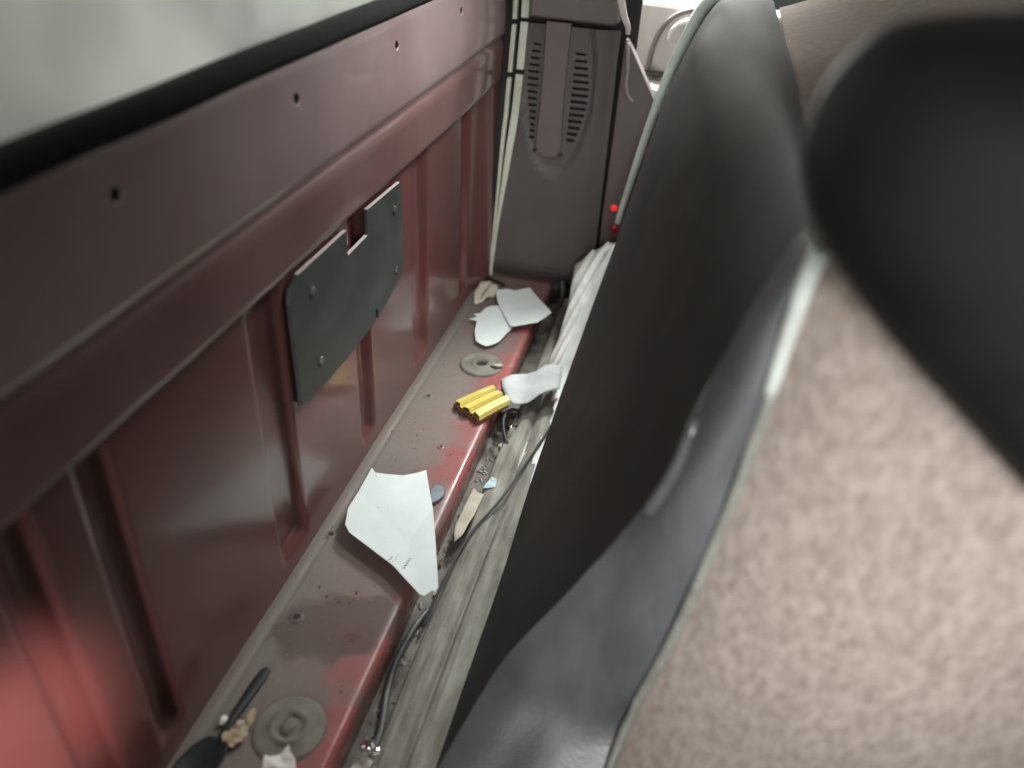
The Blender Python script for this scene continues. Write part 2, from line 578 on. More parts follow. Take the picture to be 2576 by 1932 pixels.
for yy in HOLES:
    hv = [(0.0190, yy + 0.0046 * math.cos(a), 0.5075 + 0.0046 * math.sin(a)) for a in [2 * math.pi * k / 14 for k in range(14)]]
    hv2 = [(0.0085, v[1], v[2]) for v in hv]
    obj("screw_hole", hv + hv2, [(k, (k + 1) % 14, 14 + (k + 1) % 14, 14 + k) for k in range(14)] + [tuple(range(27, 13, -1))], DARK, WALL)

# shelf with a rolled front edge, a bead along the wall
pr = [(-0.03, 0.0), (0.004, 0.0), (0.008, 0.0015), (0.012, 0.0), (0.0145, -0.0012), (0.017, 0.0)] + [(0.02 + 0.0105 * i, 0.0) for i in range(11)]
pr += [(0.1305, -0.0002), (0.1335, -0.0012), (0.1358, -0.0032), (0.1370, -0.006), (0.1375, -0.012), (0.1365, -0.03), (0.1340, -0.058)]
yl = [-0.25 + 1.66 * i / 120 for i in range(121)]
rows = [[(x + 0.0006 * nz3(yy * 3, z, 2.0), yy, z + 0.0006 * nz3(x * 12, yy * 12, 0)) for yy in yl] for x, z in pr]
SH = tag(obj("rear_shelf", *grid_mesh(rows), SHELF, smooth=True), "dusty red painted steel shelf along the foot of the wall", kind="structure")
SH.modifiers.new("thick", "SOLIDIFY").thickness = 0.0012
SH.modifiers["thick"].offset = -1
for (hx, hy, r) in [(0.0907, 0.8374, 0.0035), (0.0347, 0.9489, 0.005), (0.0171, 0.6387, 0.005), (0.0338, 0.5132, 0.0055)]:
    # pressed rim round each drain hole, with a black disc for the shaded hole in its middle
    rim = obj("drain_hole", *lathe([(r * 0.62, -0.0004), (r * 0.7, 0.0012), (r * 1.0, 0.0016), (r * 1.5, 0.0002)], (hx, hy, 0.0), 18), SHELF, SH, smooth=True)
    obj("hole", *lathe([(0.0001, 0.0004), (r * 0.72, 0.0005)], (hx, hy, 0.0), 18), DARK, rim)

yl = [-0.25 + 0.05 * i for i in range(36)]
rows = [[(x, yy, z + 0.0012 * nz3(x * 40, yy * 25, 0)) for yy in yl] for x, z in [(0.12, -0.052), (0.14, -0.053), (0.16, -0.052), (0.18, -0.053), (0.4, -0.06), (0.8, -0.3), (1.5, -0.3)]]
tag(obj("cab_floor", *grid_mesh(rows), FLOORM, smooth=True), "grimy bare floor metal in the gutter before the shelf", kind="structure")

CARPET_PROFILE = [(0.1600, -0.052), (0.1610, -0.040), (0.1645, -0.031), (0.172, -0.026), (0.182, -0.0225), (0.189, -0.0235), (0.1925, -0.0290), (0.1950, -0.0330), (0.1980, -0.0285), (0.202, -0.0235),
       (0.210, -0.021), (0.223, -0.020), (0.24, -0.022), (0.27, -0.028), (0.36, -0.03), (0.6, -0.05)]
cpr = []
for (xa, za), (xb, zb) in zip(CARPET_PROFILE, CARPET_PROFILE[1:]):
    for k in range(3):
        cpr.append((xa + (xb - xa) * k / 3, za + (zb - za) * k / 3))
cpr.append(CARPET_PROFILE[-1])
yl = [-0.25 + 0.0125 * i for i in range(132)]
rows = []
for i, (x, z) in enumerate(cpr):
    rows.append([(x + 0.0045 * nz3(yy * 4, 7.7, i * 0.033), yy, z + 0.003 * nz3(x * 30, yy * 6, 4.0) + 0.0030 * nz3(x * 170, yy * 7, 1.0)) for yy in yl])
tag(obj("carpet", *grid_mesh(rows), CARPET, smooth=True), "dusty beige carpet edge running beside the seat", kind="structure")

yd = [[(-1.7 + 0.02 * nz3(a, b, 0.5), -2.0 + 0.25 * a, -0.8 + 0.25 * b) for a in range(37)] for b in range(13)]  # added backdrop giving the rear window its pale brightness
tag(obj("window_backdrop", *grid_mesh(yd), mat("pale_green_grey_board", (0.66, 0.67, 0.63), rough=0.7, var=(0.36, 0.41, 0.37), var_scale=1.3, var_pos=(0.42, 0.66), detail=1.0), smooth=True),
    "added pale grey green backdrop blurred beyond the rear window", kind="structure")
V, F = box(-0.12, 1.25, -0.12, 1.62, 0.965, 0.99)
tag(obj("roof", V, F, LINER, bevel=0.004), "pale headliner of the cab roof", kind="structure")

# ------------------------------------------------------------------ rear window
RW = tag(empty("rear_window", (0, 0.6, 0.54)), "dusty rear window with black rubber seal above the red wall", "window")


def loc(V, o):
    L = o.location
    return [(v[0] - L.x, v[1] - L.y, v[2] - L.z) for v in V]


V, F = grid_mesh([[(-0.004 - 0.12 * (z - 0.54), yy, z) for yy in [-0.25 + 0.1 * i for i in range(17)]] for z in (0.545, 0.65, 0.75, 0.85, 0.965)])
g = obj("pane", loc(V, RW), F, GLASS, RW, smooth=True)
sp = [(0.0185, 0.5370), (0.0195, 0.5420), (0.0175, 0.5475), (0.0130, 0.5515), (0.006, 0.5530), (-0.002, 0.5525), (-0.0035, 0.550), (-0.002, 0.541)]
rows = [[(x, yy, z + 0.0012 * nz3(yy * 9, 0.2, 0)) for yy in [-0.25 + 0.02 * i for i in range(84)]] for x, z in sp + sp[:1]]
V, F = grid_mesh(rows)
obj("rubber_seal", loc(V, RW), F, RUBBER, RW, smooth=True)

# ------------------------------------------------------------------ mounting plate on the wall
MP = tag(empty("mounting_plate", (0.004, 0.78, 0.19)), "dark grey green steel plate with a square notch, bolted to the wall", "plate")
po = [(0.642, 0.3410), (0.7600, 0.3405), (0.7605, 0.3105), (0.8180, 0.3115), (0.8190, 0.3420), (0.9270, 0.3385), (0.9335, 0.333), (0.9330, 0.240), (0.9285, 0.218),
      (0.915, 0.2075), (0.8560, 0.1935), (0.8390, 0.1900), (0.8370, 0.2030), (0.8330, 0.2075), (0.8290, 0.2030), (0.8270, 0.1895), (0.7450, 0.1885), (0.634, 0.1925), (0.6235, 0.198), (0.6220, 0.32), (0.6260, 0.3345)]
V, F = prism(po, lambda a, b: (0.0072, a, b), lambda a, b: (0.0030, a, b), 0)
pl = obj("plate", loc(V, MP), F, PLATE, MP, bevel=0.0006)
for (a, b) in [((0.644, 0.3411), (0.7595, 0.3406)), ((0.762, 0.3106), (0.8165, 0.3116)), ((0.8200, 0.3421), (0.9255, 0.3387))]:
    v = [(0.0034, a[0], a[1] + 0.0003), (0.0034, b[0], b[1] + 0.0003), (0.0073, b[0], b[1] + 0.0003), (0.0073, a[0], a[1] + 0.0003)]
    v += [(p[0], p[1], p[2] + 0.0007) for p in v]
    obj("edge_glint", loc(v, MP), [(0, 1, 2, 3), (7, 6, 5, 4), (0, 4, 5, 1), (1, 5, 6, 2), (2, 6, 7, 3), (3, 7, 4, 0)], EDGE, pl)
for (yy, zz) in [(0.9045, 0.311), (0.905, 0.2274), (0.6696, 0.3115), (0.6744, 0.2249)]:
    hexv, hexf = cyl_solid((0.0083, yy, zz), "x", 0.0052, 0.0012, 6)
    bo = obj("bolt", loc(hexv, MP), hexf, BOLT, MP, bevel=0.0005)
    wv, wf = cyl_solid((0.0074, yy, zz), "x", 0.0078, 0.0004, 18)
    obj("washer", loc(wv, MP), wf, PLATE, bo)

# ------------------------------------------------------------------ passenger-side pillar trim with vent slots
PT = tag(empty("pillar_trim", (0.13, 1.38, 0.0)), "grey pillar trim panel with two columns of vent slots", "trim panel")


def trim_left(z):
    pts = [(-0.02, 0.020), (0.0, 0.022), (0.06, 0.026), (0.11, 0.031), (0.2, 0.0435), (0.31, 0.0575), (0.39, 0.062), (0.47, 0.0655)]
    for (a, xa), (b, xb) in zip(pts, pts[1:]):
        if z <= b:
            return xa + (xb - xa) * (z - a) / (b - a)
    return pts[-1][1]


def trim_y(x, z):
    u = (x - trim_left(z)) / (0.214 - trim_left(z))
    yb = 1.372 - 0.004 * math.sin(math.pi * max(0, min(1, u)))
    yb += 0.030 * (1 - sstep(-0.012, 0.05, z)) ** 2           # the foot tucks under
    yb += 0.006 * sstep(0.80, 1.0, u)
    # shallow oval dish round the vents
    e = ((x - 0.122) / 0.062) ** 2 + ((z - 0.37) / 0.155) ** 2
    return yb + 0.004 * (1 - sstep(0.75, 1.05, e))


zs = [-0.018 + 0.012 * i for i in range(41)]
front, backr = [], []
for z in zs:
    L = trim_left(z)
    front.append([(L + (0.214 - L) * k / 30, trim_y(L + (0.214 - L) * k / 30, z), z) for k in range(31)])
Vf, Ff = grid_mesh(front)
Vb = [(v[0], v[1] + 0.0035, v[2]) for v in Vf]
n0 = len(Vf)
Fb = [tuple(i + n0 for i in reversed(f)) for f in Ff]
nc = 31
ring = [j for j in range(nc)] + [i * nc + nc - 1 for i in range(1, len(zs))] + [(len(zs) - 1) * nc + j for j in range(nc - 2, -1, -1)] + [i * nc for i in range(len(zs) - 2, 0, -1)]
Fs = [(ring[k], ring[(k + 1) % len(ring)], ring[(k + 1) % len(ring)] + n0, ring[k] + n0) for k in range(len(ring))]
panel = obj("panel", loc(Vf + Vb, PT), Ff + Fb + Fs, TRIM, PT, smooth=True)
SLOTS = []
for i in range(15):
    z = 0.4305 - 0.0108 * i
    t = i / 14
    w = 0.010 + 0.009 * math.sin(math.pi * min(1, t * 1.25 + 0.08)) if t < 0.8 else 0.008
    x1 = 0.0872 - 0.002 * t
    SLOTS.append((x1 - w, x1, z, 0.0019 + 0.0009 * t))
for i in range(14):
    z = 0.4225 - 0.0108 * i
    t = i / 13
    w = 0.011 + 0.017 * math.sin(math.pi * min(1, t * 0.85 + 0.1))
    x0 = 0.1460 - 0.003 * t
    SLOTS.append((x0, x0 + w, z, 0.0021 + 0.0011 * t))
cut(panel, *join([box(a, b, 1.33, 1.43, z - h, z + h) for a, b, z, h in SLOTS]))
for p in panel.data.polygons:
    p.use_smooth = False
for a, b, z, h in SLOTS:
    y0 = max(trim_y(a, z), trim_y(b, z)) + 0.0015
    V, F = box(a - 0.0003, b + 0.0003, y0, y0 + 0.010, z - h - 0.0003, z + h + 0.0003)
    F = [f for f in F if not all(abs(V[i][1] - y0) < 1e-6 for i in f)]
    obj("vent_slot", loc(V, PT), F, DARK, PT)
# raised cover strip between the columns, round at its foot
co = [(0.0945, 0.468), (0.0940, 0.40), (0.0930, 0.33), (0.0905, 0.29), (0.0905, 0.268), (0.096, 0.256), (0.104, 0.250), (0.114, 0.2485), (0.124, 0.250), (0.1315, 0.255), (0.1355, 0.266), (0.1345, 0.30), (0.1330, 0.36), (0.1345, 0.42), (0.1360, 0.468)]
V, F = prism(co, lambda a, b: (a, 1.3665, b), lambda a, b: (a, 1.380, b), 0)
cv = obj("cover_strip", loc(V, PT), F, TRIM2, PT, bevel=0.002)
for (x, z) in [(0.089, 0.2585), (0.1355, 0.2560)]:
    V, F = cyl_solid((x, 1.3690, z), "y", 0.0032, 0.0035, 10)
    obj("clip_hole", loc(V, PT), F, DARK, PT)
# upper cover, proud of the panel and closed by a lip
up = [(0.0665, 0.4725), (0.20, 0.4700), (0.211, 0.4745), (0.216, 0.55), (0.20, 0.80), (0.075, 0.80), (0.070, 0.60)]
V, F = prism(up, lambda a, b: (a, 1.362, b), lambda a, b: (a, 1.42, b), 0)
obj("upper_cover", loc(V, PT), F, mat("brown_grey_trim", (0.075, 0.062, 0.06), rough=0.55, var=(0.09, 0.076, 0.07), var_scale=12), PT, bevel=0.004)

# black gap and pale edge strips between the wall and the pillar trim
EM = tag(empty("edge_molding", (0.03, 1.38, 0.0)), "pair of thin cream upright strips beside the grey pillar trim", "molding")


def strip_seg(z0, z1, d0, w, yb):
    zz = [z0 + (z1 - z0) * i / 12 for i in range(13)]
    out = [(trim_left(z) - d0(z), z) for z in zz] + [(trim_left(z) - d0(z) - w(z), z) for z in reversed(zz)]
    V, F = prism(out, lambda a, b: (a, yb, b), lambda a, b: (a, yb + 0.012, b), 0)
    return V, F


for z0, z1 in [(0.028, 0.380), (0.388, 0.462), (0.468, 0.66)]:
    V, F = strip_seg(z0, z1, lambda z: 0.0012, lambda z: 0.0015 + 0.0115 * sstep(0.0, 0.30, z), 1.3725)
    obj("wide_strip", loc(V, EM), F, CREAM, EM, bevel=0.0015)
for z0, z1 in [(-0.002, 0.372), (0.381, 0.456), (0.464, 0.66)]:
    V, F = strip_seg(z0, z1, lambda z: 0.0030 + 0.0185 * sstep(0.0, 0.34, z), lambda z: 0.0052 + 0.0025 * sstep(0.1, 0.35, z), 1.376)
    obj("narrow_strip", loc(V, EM), F, CREAM, EM, bevel=0.0015)
V, F = box(-0.05, 0.24, 1.402, 1.407, -0.06, 0.8)
obj("backing", loc(V, EM), F, DARK, EM)  # dark sheet stands in for the shade behind the strips

# triangular quarter trim beyond the dark seam, and the pale door behind it
QT = tag(obj("quarter_trim", *prism([(0.2235, -0.05), (0.2195, 0.15), (0.2215, 0.33), (0.2225, 0.452), (0.2270, 0.4515), (0.2920, 0.3470), (0.345, 0.262), (0.40, 0.18), (0.45, -0.05)],
         lambda a, b: (a, 1.374, b), lambda a, b: (a, 1.40, b), 0), TRIM2, bevel=0.004), "mauve grey trim wedge with slanting upper edge beside the dark seam", "trim panel")
DR = tag(empty("door", (0.5, 1.47, 0.0)), "pale plastic door panel with an arched pull seen beyond the seat", "door")
dout = [(0.16, -0.28), (1.15, -0.28), (1.15, 0.470), (0.19, 0.500), (0.16, 0.48)]
V, F = prism(dout, lambda a, b: (a, 1.475, b), lambda a, b: (a, 1.54, b), 0)
obj("panel", loc(V, DR), F, DOORP, DR, bevel=0.01)
arc = [(0.2570, 1.472, 0.385), (0.2600, 1.470, 0.420), (0.2690, 1.468, 0.450), (0.2850, 1.466, 0.473), (0.3100, 1.465, 0.487), (0.345, 1.465, 0.492), (0.40, 1.465, 0.492)]
obj("pull_rim", loc(tube(arc, 0.0045)[0], DR), tube(arc, 0.0045)[1], mat("mauve_rim", (0.24, 0.20, 0.20), rough=0.5, var=(0.2, 0.17, 0.17), var_scale=20), DR, smooth=True)
V, F = box(0.245, 0.60, 1.408, 1.474, 0.345, 0.374)
obj("armrest", loc(V, DR), F, DOORP, DR, bevel=0.008)
V, F = box(0.25, 0.60, 1.462, 1.474, 0.3795, 0.3885)
obj("armrest_seam", loc(V, DR), F, TRIM, DR, bevel=0.002)
V, F = prism([(0.282, 0.44), (0.286, 0.46), (0.30, 0.474), (0.33, 0.481), (0.42, 0.481), (0.42, 0.43), (0.30, 0.43)], lambda a, b: (a, 1.450, b), lambda a, b: (a, 1.474, b), 0)
obj("pull_handle", loc(V, DR), F, DOORP, DR, bevel=0.006)

# seat belt, red lenses
b1 = [(0.196, 1.352, 0.60), (0.2065, 1.350, 0.535), (0.2125, 1.350, 0.508), (0.2195, 1.351, 0.487), (0.2262, 1.353, 0.474), (0.2275, 1.356, 0.462)]
BT = tag(empty("seat_belt", (0.21, 1.35, 0.5)), "pale seat belt webbing hanging over the edge of the pillar trim", "seat belt")
V, F = tube(b1, (0.0075, 0.0035), flat=((0, 1, 0), 0.18))
obj("webbing", loc(V, BT), F, BELT, BT, smooth=True)
b2 = [(0.2275, 1.3715, 0.447), (0.2300, 1.371, 0.430), (0.2330, 1.371, 0.405), (0.2330, 1.371, 0.385), (0.2385, 1.371, 0.367), (0.2480, 1.371, 0.358)]
V, F = tube(b2, 0.0026, flat=((0, 1, 0), 0.6))
obj("loop", loc(V, BT), F, mat("dim_webbing", (0.26, 0.22, 0.225), rough=0.6, var=(0.22, 0.19, 0.19), var_scale=50), BT, smooth=True)
V, F = lathe([(0.0001, 0.003), (0.004, 0.0026), (0.0062, 0.0012), (0.0066, 0.0)], (0, 0, 0), 20)
r1 = tag(obj("red_lens", V, F, REDL, smooth=True), "bright red upper one of two round lenses beside the seat edge", "lens", "red lenses by the seat edge")
rb = REDL.node_tree.nodes["Principled BSDF"]                  # weak red emission on the upper lens
rb.inputs["Emission Color"].default_value = (1.0, 0.03, 0.03, 1)
rb.inputs["Emission Strength"].default_value = 0.55
r1.location = (0.2392, 1.3735, 0.1722)
r1.rotation_euler = (math.radians(90), 0, 0)
V, F = lathe([(0.0001, 0.003), (0.005, 0.0026), (0.0088, 0.0012), (0.0092, 0.0)], (0, 0, 0), 20)
r2 = tag(obj("red_lens", V, F, REDP, smooth=True), "dark red lower one of two round lenses beside the seat edge", "lens", "red lenses by the seat edge")
r2.location = (0.2440, 1.3735, 0.1345)
r2.rotation_euler = (math.radians(90), 0, 0)

# ------------------------------------------------------------------ seat
ST = tag(empty("bench_seat", (0.40, 0.85, -0.03)), "tipped forward seat back, charcoal vinyl rear and taupe fabric side", "seat")
near = [(0.221, -0.045), (0.229, -0.015), (0.262, 0.055), (0.313, 0.1625), (0.352, 0.245), (0.378, 0.315), (0.392, 0.385), (0.408, 0.455), (0.422, 0.503), (0.4315, 0.523), (0.446, 0.529)]
far = [(0.214, -0.045), (0.222, -0.010), (0.240, 0.07), (0.262, 0.171), (0.281, 0.28), (0.303, 0.389), (0.327, 0.470), (0.349, 0.520), (0.375, 0.540), (0.405, 0.542), (0.432, 0.534)]
nearS = [(p.x, p.y) for p in catmull([(a, b) for a, b in near], 4)]
farS = [(p.x, p.y) for p in catmull([(a, b) for a, b in far], 4)]


def foot(z):
    """the foot of the near end swells out towards the door"""
    return -0.078 * (1 - sstep(-0.045, 0.085, z))


rows = []
NY = 44
for j in range(NY + 1):
    t = j / NY
    yy = 0.468 + (1.300 - 0.468) * t
    k = sstep(0.05, 1.0, t)
    row = []
    for (ax, az), (bx, bz) in zip(nearS, farS):
        x, z = ax + (bx - ax) * k, az + (bz - az) * k
        x -= 0.006 * math.sin(math.pi * t) * math.sin(math.pi * max(0, min(1, (z + 0.04) / 0.56)))
        x += 0.0022 * nz3(yy * 5, z * 7, 2.2)
        row.append((x, yy + foot(z) * (1 - sstep(0.0, 0.16, t)), z))
    rows.append(row)
rear = [list(r) for r in rows]
V, F = grid_mesh(rows)
obj("rear_panel", loc(V, ST), F, VINYL, ST, smooth=True)

pip = [(0.368, -0.06), (0.380, 0.019), (0.397, 0.10), (0.415, 0.2125), (0.4270, 0.326), (0.4320, 0.40), (0.4340, 0.457), (0.4360, 0.500), (0.4395, 0.527)]
pipS = catmull([(a, b) for a, b in pip], 5)
NP = len(nearS)


def pip_at(t):
    f = t * (len(pipS) - 1)
    i = min(int(f), len(pipS) - 2)
    return pipS[i].lerp(pipS[i + 1], f - i)


rows = []
for i, (ax, az) in enumerate(nearS[:-4]):
    t = i / (NP - 5)
    p = pip_at(t)
    row = []
    for s in range(11):
        u = s / 10
        x = ax + (p.x - ax) * u
        z = az + (p.y - az) * u
        w = (1 - u) ** 3
        yy = 0.447 + 0.021 * w - 0.007 * math.sin(math.pi * u) + 0.0030 * nz3(x * 22, z * 14, 5.0) + 0.0022 * math.sin((x - 0.6 * z) * 95) * math.sin(math.pi * u)
        row.append((x, yy + foot(z), z))
    rows.append(row)
V, F = grid_mesh(rows)
obj("side_panel", loc(V, ST), F, VINYL_S, ST, smooth=True)
wp = [(p.x, 0.4435 - 0.001 * math.sin(i) + foot(p.y), p.y) for i, p in enumerate(pipS)]
wl = wp[::3]
cutk = len(wl) - 5
V, F = tube(wl[:cutk + 1], (0.0050, 0.0046), seg=12, n=5)
obj("welt", loc(V, ST), F, mat("dim_welt_cord", (0.21, 0.215, 0.195), rough=0.45, var=(0.15, 0.155, 0.14), var_scale=60), ST, smooth=True)  # lower length of the cord, its dimmer light put into the colour
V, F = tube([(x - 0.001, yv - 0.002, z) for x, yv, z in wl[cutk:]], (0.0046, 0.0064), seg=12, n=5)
obj("welt_end", loc(V, ST), F, PIPING, ST, smooth=True)["label"] = "upper end of the welt with bright light painted into its colour"
fp = [(farS[i][0] - 0.0085, 1.304, farS[i][1] + 0.002) for i in range(12, len(farS) - 9, 3)]
V, F = tube(fp, (0.0048, 0.0105), seg=12, n=5)
obj("welt", loc(V, ST), F, mat("window_lit_welt", (0.66, 0.74, 0.70), rough=0.5, var=(0.52, 0.60, 0.57), var_scale=30), ST, smooth=True)  # far cord, the passenger window's light on it put into the colour

# fabric cushion body in front of the welt: bulged near end, rolled top
rows = []
NZ, NX = 34, 24
for i in range(NZ + 1):
    t = i / NZ
    p = pip_at(t)
    row = []
    for s in range(NX + 1):
        u = s / NX
        xf = p.x + 0.001 + 0.36 * u
        zf = p.y + (0.02 * u - 0.05 * u * u) * (1 - t ** 3) + 0.13 * u * t ** 6
        yy = 0.446 - 0.040 * math.sin(math.pi * min(1, u * 1.15)) ** 0.6 * (0.35 + 0.65 * math.sin(math.pi * min(1, 0.15 + 0.7 * (1 - t)))) + 0.012 * sstep(0.85, 1.0, t)
        yy += 0.003 * nz3(xf * 18, zf * 18, 8.0) + foot(p.y) * (1 - u)
        row.append((xf, yy, zf))
    rows.append(row)
V, F = grid_mesh(rows)
top = rows[-1]
r2_ = [[(x, yy, z + 0.010 * math.sin(math.pi * min(1.0, k / 2.5)) * 0.5) for (x, _, z) in top] for k, yy in enumerate([0.47, 0.52, 0.7, 1.0, 1.29])]
V2, F2 = grid_mesh([top] + r2_)
fr = [r[-1] for r in rows]
V3, F3 = grid_mesh([fr, [(x, 1.29, z) for x, _, z in fr]])
V2 = [(x, yv, z + 0.0005) for x, yv, z in V2]
obj("top_roll", loc(V2, ST), F2, mat("shaded_top_cloth", (0.085, 0.065, 0.054), rough=0.95, spec=0.1, var=(0.115, 0.090, 0.077), var_scale=90, bump=0.5, bump_scale=400), ST, smooth=True)  # brown puts the shade on the seat's top into the fabric colour
V, F = join([(V, F), (V3, F3)])
obj("fabric_cover", loc(V, ST), F, FABRIC, ST, smooth=True)

# headrest: an inflated outline
ho = [(0.403, 0.596), (0.4045, 0.620), (0.4135, 0.6395), (0.430, 0.653), (0.475, 0.6595), (0.54, 0.660), (0.62, 0.63), (0.67, 0.54), (0.655, 0.45), (0.60, 0.415), (0.553, 0.444), (0.50, 0.487), (0.449, 0.530), (0.415, 0.568)]
hs = [(p.x, p.y) for p in catmull(ho + ho[:1], 3)][:-1]
hc = (0.53, 0.56)
rows = []
for d, s in [(-0.052, 0.02), (-0.050, 0.35), (-0.046, 0.6), (-0.038, 0.8), (-0.022, 0.94), (0.0, 1.0), (0.022, 0.96), (0.042, 0.85), (0.055, 0.6), (0.058, 0.02)]:
    rows.append([(hc[0] + (a - hc[0]) * s, 0.362 + d, hc[1] + (b - hc[1]) * s) for a, b in hs + hs[:1]])
V, F = grid_mesh(rows)
h = obj("headrest", loc(V, ST), F, HEAD, ST, smooth=True, subsurf=1)
h["label"] = "smooth black padded headrest filling the upper right corner"
# small lever on the vinyl corner
lv = [(0.3735, 0.452, 0.298), (0.3800, 0.446, 0.325), (0.3865, 0.444, 0.352), (0.3905, 0.446, 0.378), (0.3930, 0.452, 0.388)]
V, F = tube(lv, (0.0050, 0.0028), seg=12, n=5, flat=((0, 1, 0), 0.6))
obj("lever", loc(V, ST), F, mat("grey_lever_plastic", (0.06, 0.065, 0.068), rough=0.25, var=(0.08, 0.084, 0.088), var_scale=30), ST, smooth=True)

# ------------------------------------------------------------------ plugs in the shelf
V, F = lathe([(0.0001, 0.0078), (0.0052, 0.0076), (0.0062, 0.0066), (0.0068, 0.0040), (0.0098, 0.0030), (0.0128, 0.0036), (0.0150, 0.0062), (0.0172, 0.0066),
              (0.0188, 0.0050), (0.0215, 0.0036), (0.0290, 0.0034), (0.0325, 0.0030), (0.0338, 0.0018), (0.0340, -0.002)], (0, 0, 0), 48)
p1 = tag(obj("rubber_plug", V, F, PLUG, smooth=True), "large round grey plug with centre knob, in the shelf next to the black spoon", "plug", "round plugs in the shelf")
p1.location = (0.0868, 0.3925, 0.0)
V, F = lathe([(0.0086, 0.0006), (0.0090, 0.0035), (0.0105, 0.0056), (0.0140, 0.0058), (0.0158, 0.0044), (0.0180, 0.0030), (0.0270, 0.0026), (0.0300, 0.0040), (0.0330, 0.0040),
              (0.0345, 0.0022), (0.0348, -0.002)], (0, 0, 0), 48)
p2 = tag(empty("rubber_plug", (0.0871, 1.0605, 0.0)), "round grey grommet with dark centre hole, just beyond the yellow wrapper", "plug", "round plugs in the shelf")
obj("ring", V, F, PLUG, p2, smooth=True)
obj("centre_hole", *lathe([(0.0001, 0.0008), (0.0088, 0.0008)], (0, 0, 0), 24), DARK, p2)
V, F = prism([(0.014, -0.004), (0.026, -0.0085), (0.0335, -0.006), (0.0345, -0.002), (0.026, -0.0035)], lambda a, b: (a, b, 0.0052), lambda a, b: (a, b, 0.001), 0)
obj("torn_notch", V, F, DARK, p2)
V, F = sheet([(0.018, 0.0), (0.030, 0.006), (0.036, 0.0), (0.030, -0.004)], lambda x, yy: 0.0062 + 0.05 * (x - 0.03), th=0.0008, rings=2, per=3)
obj("torn_flap", V, F, CARD, p2)

# ------------------------------------------------------------------ papers
# big folded sheet: facets fanned round the point where its creases meet
pz = [(0.0292, 0.7405, 0.0165), (0.0350, 0.7370, 0.010), (0.0500, 0.7400, 0.0075), (0.0700, 0.7455, 0.0085), (0.0840, 0.7560, 0.0115), (0.0940, 0.7660, 0.0150), (0.1085, 0.7350, 0.0120),
      (0.1237, 0.7041, 0.0105), (0.1430, 0.6550, 0.0110), (0.1610, 0.6080, 0.0120), (0.1713, 0.5800, 0.0130), (0.1690, 0.5755, 0.0125), (0.1655, 0.5745, 0.0170), (0.1600, 0.5655, 0.0160), (0.1530, 0.5675, 0.0160),
      (0.1126, 0.5973, 0.0190), (0.0790, 0.6140, 0.0200), (0.0452, 0.6305, 0.0190), (0.0360, 0.6400, 0.0180), (0.0285, 0.6666, 0.0150), (0.0290, 0.7000, 0.0130)]
P2 = Vector((0.1150, 0.6400, 0.0128))
th = 0.0005


P1, TIP = Vector((0.0452, 0.6305, 0.0185)), Vector((0.1560, 0.5665, 0.0165))


def facet(a, b, c):
    n_ = (b - a).cross(c - a)
    return lambda x, yy: a.z - (n_.x * (x - a.x) + n_.y * (yy - a.y)) / n_.z


top_f = facet(P1, P2, Vector((0.094, 0.766, 0.0165)))
right_f = facet(P2, TIP, Vector((0.1237, 0.7041, top_f(0.1237, 0.7041))))
low_f = facet(P1, P2, TIP)
for i_, (a_, b_, c_) in enumerate(pz):
    f_ = right_f if 8 <= i_ <= 13 else (low_f if 14 <= i_ <= 17 else top_f)
    pz[i_] = (a_, b_, f_(a_, b_) + (0.0035 if i_ == 0 else 0.0))
bm = bmesh.new()
outer = [bm.verts.new(p) for p in pz]
mid = [bm.verts.new(P2.lerp(Vector(p), 0.5)) for i, p in enumerate(pz)]
cvx = bm.verts.new(P2)
for i in range(len(pz)):
    j = (i + 1) % len(pz)
    bm.faces.new((outer[i], outer[j], mid[j], mid[i]))
    bm.faces.new((mid[i], mid[j], cvx))
me = bpy.data.meshes.new("folded_paper")
bm.to_mesh(me)
bm.free()
me.materials.append(PAPER)
FP = empty("folded_paper", (0.09, 0.65, 0.0))
fo = bpy.data.objects.new("sheet", me)
COL.objects.link(fo)
fo.parent = FP
fo.location = (-0.09, -0.65, 0.0)
fo.modifiers.new("thick", "SOLIDIFY").thickness = th
tag(FP, "large folded white sheet of paper with faint print, lying across the shelf edge", "paper")


def mark(pts, w, z, name="print_mark"):
    """thin printed stroke lying just above the sheet"""
    Vv, Ff = [], []
    for i, (a, b) in enumerate(pts):
        nx = pts[min(i + 1, len(pts) - 1)][0] - pts[max(i - 1, 0)][0]
        ny = pts[min(i + 1, len(pts) - 1)][1] - pts[max(i - 1, 0)][1]
        l = math.hypot(nx, ny)
        for s in (-1, 1):
            x, yy = a - ny / l * w * s, b + nx / l * w * s
            Vv.append((x - 0.09, yy - 0.65, z(x, yy) + 0.0008))
    for i in range(len(pts) - 1):
        Ff.append((2 * i, 2 * i + 1, 2 * i + 3, 2 * i + 2))
    return obj(name, Vv, Ff, INK, FP)


up_z = top_f
mark([(0.0625, 0.6790), (0.0640, 0.6870), (0.0650, 0.6960)], 0.0010, up_z)
mark([(0.0550, 0.6850), (0.0600, 0.6868), (0.0645, 0.6880)], 0.0004, up_z)
fold_z = low_f
mark([(0.1040, 0.6020), (0.1060, 0.6060), (0.1063, 0.6110)], 0.0006, fold_z)
for k in range(5):
    a0 = 0.1245 + 0.0004 * k
    mark([(a0 - 0.0012, 0.5975 + 0.0042 * k), (a0 + 0.0018, 0.5985 + 0.0042 * k)], 0.0008, fold_z)
for k in range(4):
    mark([(0.1100 + 0.0002 * k, 0.6030 + 0.0040 * k), (0.1116 + 0.0002 * k, 0.6034 + 0.0040 * k)], 0.0005, fold_z)

